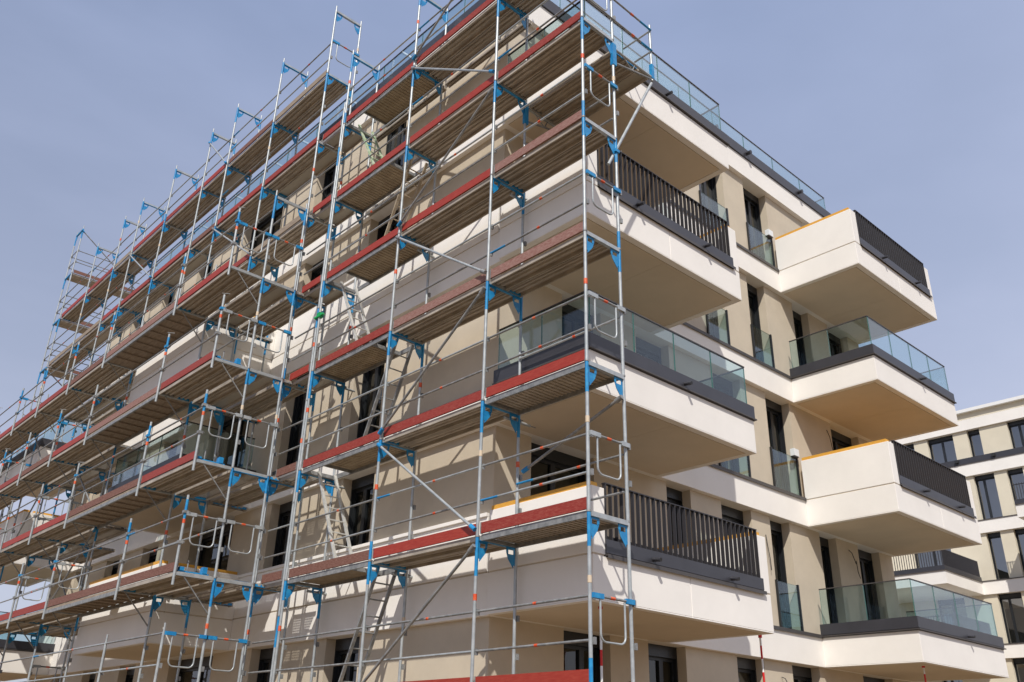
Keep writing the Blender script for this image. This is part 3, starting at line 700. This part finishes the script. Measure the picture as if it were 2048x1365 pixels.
for j, y in enumerate(YS):
    rings = [L(n) for n in range(-1, 6)]; inner = not (10.7 < y < 15.3 or 22.0 < y < 26.5)
    zt_ = 12.4 if j == 0 else 11.6
    standard(st, S_out, y, .1, zt_, rings, .7)
    if inner: standard(st, S_in, y, .1, zt_, rings, .5)
    for n in range(0, 6 if j == 0 else 5):
        if inner: cross_frame(st, S_out, S_in, y, L(n))
        if 1 <= n <= 4: bracket_frame(st, y, L(n))
    if j == 0:
        for n in range(0, 5):
            end_guard(st, S_out, S_in, y, L(n)+1.0, BLUE if n in (0, 3, 4) else GALV)
            if n >= 1: end_guard(st, S_br, S_out, y, L(n)+1.0, BLUE if n in (4,) else GALV)
        end_guard(st, S_br, S_out, y, L(0)+1.0, BLUE)
standard(st, S_br, 8.0, .1, 3.42, [2.4], .6); standard(st, S_br, 10.54, .1, 3.42, [2.4], .6); standard(st, S_br, 14.68, .1, 3.42, [2.4], .6)
STM = [RED1, RED4, RED2, RED2, RED1]
def bridge_deck(par, y0, y1, z):
    mb = MB()
    for i in range(2):
        a = S_br+.03+i*.345; mb.box(a, a+.335, y0, y1, z-.05, z-.002, WOODD)
    for i in range(int((y1-y0)/.42)): yy = y0+.2+i*.42; mb.box(S_br+.03, S_out-.02, yy, yy+.05, z-.085, z-.05, WOODD)
    for x in (S_br+.0, S_out-.03):
        mb.box(x, x+.04, y0, y1, z-.13, z-.06, GALVD)
    return mb.build("deck", par)
for b in range(len(YS)-1):
    ya, yb = YS[b], YS[b+1]
    for n in range(0, 5):
        z = L(n)
        if b == 1:
            if n >= 1: bridge_deck(st, ya+.03, yb-.03, z+.02)
        else:
            if n >= 1: steel_planks(st, S_br+.03, S_out-.03, ya+.03, yb-.03, z+.02)
            if n >= 1 or True:
                if n >= 1 and yb < 22.0: steel_planks(st, S_out+.03, S_in-.03, ya+.03, yb-.03, z+.025, perf_last=True)
        xo_ = S_br
        if n >= 1: toe(st, S_br+.035, ya, yb, z+.02, STM[(b+n) % 5] if b != 1 else (RED4 if n in (1, 2) else RED3))
        for dz in (.5, 1.0): rail(st, S_br-.0 if n >= 1 else S_br, ya, yb, z+dz)
        if b in (0, 2, 3) and n in (1, 3): rail(st, S_out, ya, yb, z+.9)
for n in range(1, 5):      # infill in front of the balcony ends and beside the wall
    steel_planks(st, S_out+.03, .72, 10.57, 10.74, L(n)+.02, n=4)
    steel_planks(st, S_in+.03, .45, 8.03, 10.5, L(n)+.02, n=2)
    steel_planks(st, S_in+.03, .45, 17.3, 19.8, L(n)+.02, n=2)
for (y, n, a_, b_) in ((17.25, 1, S_br, S_out), (17.25, 2, S_br, S_out), (17.25, 3, S_br, S_out), (14.68, 1, S_br, S_out), (22.1, 3, S_br, S_out), (22.1, 4, S_br, S_out), (19.82, 2, S_out, S_in), (17.25, 0, S_out, S_in), (17.25, 2, S_out, S_in), (22.1, 2, S_br, S_out)):
    end_guard(st, a_, b_, y, L(n)+1.0)
brace(st, (S_out-.05, 19.82, L(3)+.1), (S_out-.05, 22.1, L(4)-.1)); brace(st, (S_out-.05, 22.1, L(2)+.1), (S_out-.05, 19.82, L(3)-.1)); brace(st, (S_in, 17.25, L(1)+.1), (S_in, 19.82, L(2)-.1))
brace(st, (S_out-.05, 14.68, L(2)+.1), (S_out-.05, 17.25, L(3)-.1)); brace(st, (S_out-.05, 17.25, L(1)+.1), (S_out-.05, 14.68, L(2)-.1))

# ---- end tower past the far corner
tw = thing("scaffolding", (-.1, 26.35, 0), "slender scaffold tower at the far left end, topped by blue frames", "scaffolding")
for x in (-.1, 2.47):
    for y in (26.9, 27.63):
        standard(tw, x, y, .1, 20.4 if x < 0 else 18.4, [L(n) for n in range(-1, 10)], .6)
    for n in range(5, 10):
        if x > 0 and n == 9: continue
        mb = MB(); mb.box(x-.025, x+.025, 26.9+TR, 27.63-TR, L(n)-.06, L(n), BLUE); gusset(mb, x, 26.9, L(n), 1, BLUE, 'y'); gusset(mb, x, 27.63, L(n), -1, BLUE, 'y'); mb.build("cross_frame", tw)
for n in (6, 7, 8):
    mb = MB()
    for i in range(2): mb.box(-.07, 2.44, 26.94+i*.33, 27.25+i*.33, L(n)-.05, L(n)+.02, PLANK)
    mb.box(-.05, 2.4, 26.90, 26.915, L(n)+.03, L(n)+.16, RED4); mb.build("deck", tw)
    for dz in (.5, 1.0):
        for y in (26.9, 27.63):
            mb = MB(); mb.tube((-.1, y, L(n)+dz), (2.47, y, L(n)+dz), .017, GALVD, 6); mb.build("guard_rail", tw)
        mb = MB(); mb.tube((-.1, 26.9, L(n)+dz), (-.1, 27.63, L(n)+dz), .017, GALVD, 6); mb.build("guard_rail", tw)
        rail(tw, -.1, 24.14, 26.9, L(n)+dz) if n < 8 else None
brace(tw, (-.12, 26.87, L(8)+1.9), (2.45, 26.87, L(8)+.1)); brace(tw, (-.12, 26.87, L(6)-.1), (2.45, 26.87, L(5)+.1))
for n in (5, 6, 7): steel_planks(tw, XU+.045, XUI-.03, 24.17, 26.8, L(n)+.025); toe(tw, XU+.035, 24.14, 26.85, L(n)+.025, WOODD if n == 6 else RED1)

# ------------------------------------------------------------------ striped poles under the balconies
def pole(x, y, z1, label):
    mb = MB(); z = z1-.06; i = 0
    mb.tube((x, y, z1), (x, y, z1-.06), .03, REDP, 10)
    while z > .05:
        zn = max(.0, z-(.2 if i else .12)); mb.tube((x, y, zn), (x, y, z), .0165, WHT if i % 2 == 0 else REDP, 10, False); z = zn; i += 1
    mb.box(x-.07, x+.07, y-.07, y+.07, 0, .01, REDP)
    return tag(mb.build("striped_pole"), label, "pole", "red and white poles under the balconies")
pole(1.30, 1.0, ZB(0)-.001, "red and white striped pole under the corner balcony, just right of the scaffold's corner posts")
pole(5.10, 1.0, ZB(0)-.001, "red and white striped pole at the right end of the lowest corner balcony")
pole(11.0, 1.05, ZB(0)-.001, "short visible stretch of striped pole under the far lowest glass balcony")
# small green clamp on the corner scaffold
mb = MB(); mb.tube((-.05, 7.30, 9.55), (.02, 7.10, 9.62), .03, GREEN, 8); mb.box(-.04, .05, 7.16, 7.26, 9.56, 9.66, GREEN)
tag(mb.build("clamp"), "small green clamp fixed to the double scaffold post", "clamp")

def fitting(x, y, z, m, label, dz=.06):
    mb = MB(); mb.box(x-.28, x+.28, y-.05, y+.05, z, z+.03, m); mb.box(x-.26, x-.18, y-.07, y+.07, z+.03, z+.03+dz, m); mb.box(x+.16, x+.24, y-.06, y+.06, z+.03, z+.14, m)
    mb.tube((x-.1, y, z+.03), (x-.1, y, z+.22), .012, GALVD, 8)
    return tag(mb.build("steel_fitting"), label, "fitting")
fitting(S_br+.36, 8.12, L(1)+.02, BLUE, "blue steel fitting lying on the end of the lowest wide bracket deck")
fitting(S_br+.32, 8.12, L(2)+.02, BLUE, "blue steel fitting with a red-topped pin on the second bracket deck's end", .03)
fitting(S_br+.34, 8.12, L(3)+.02, BLUE, "blue steel fitting on the third bracket deck, in front of the solid balcony's end", .03)
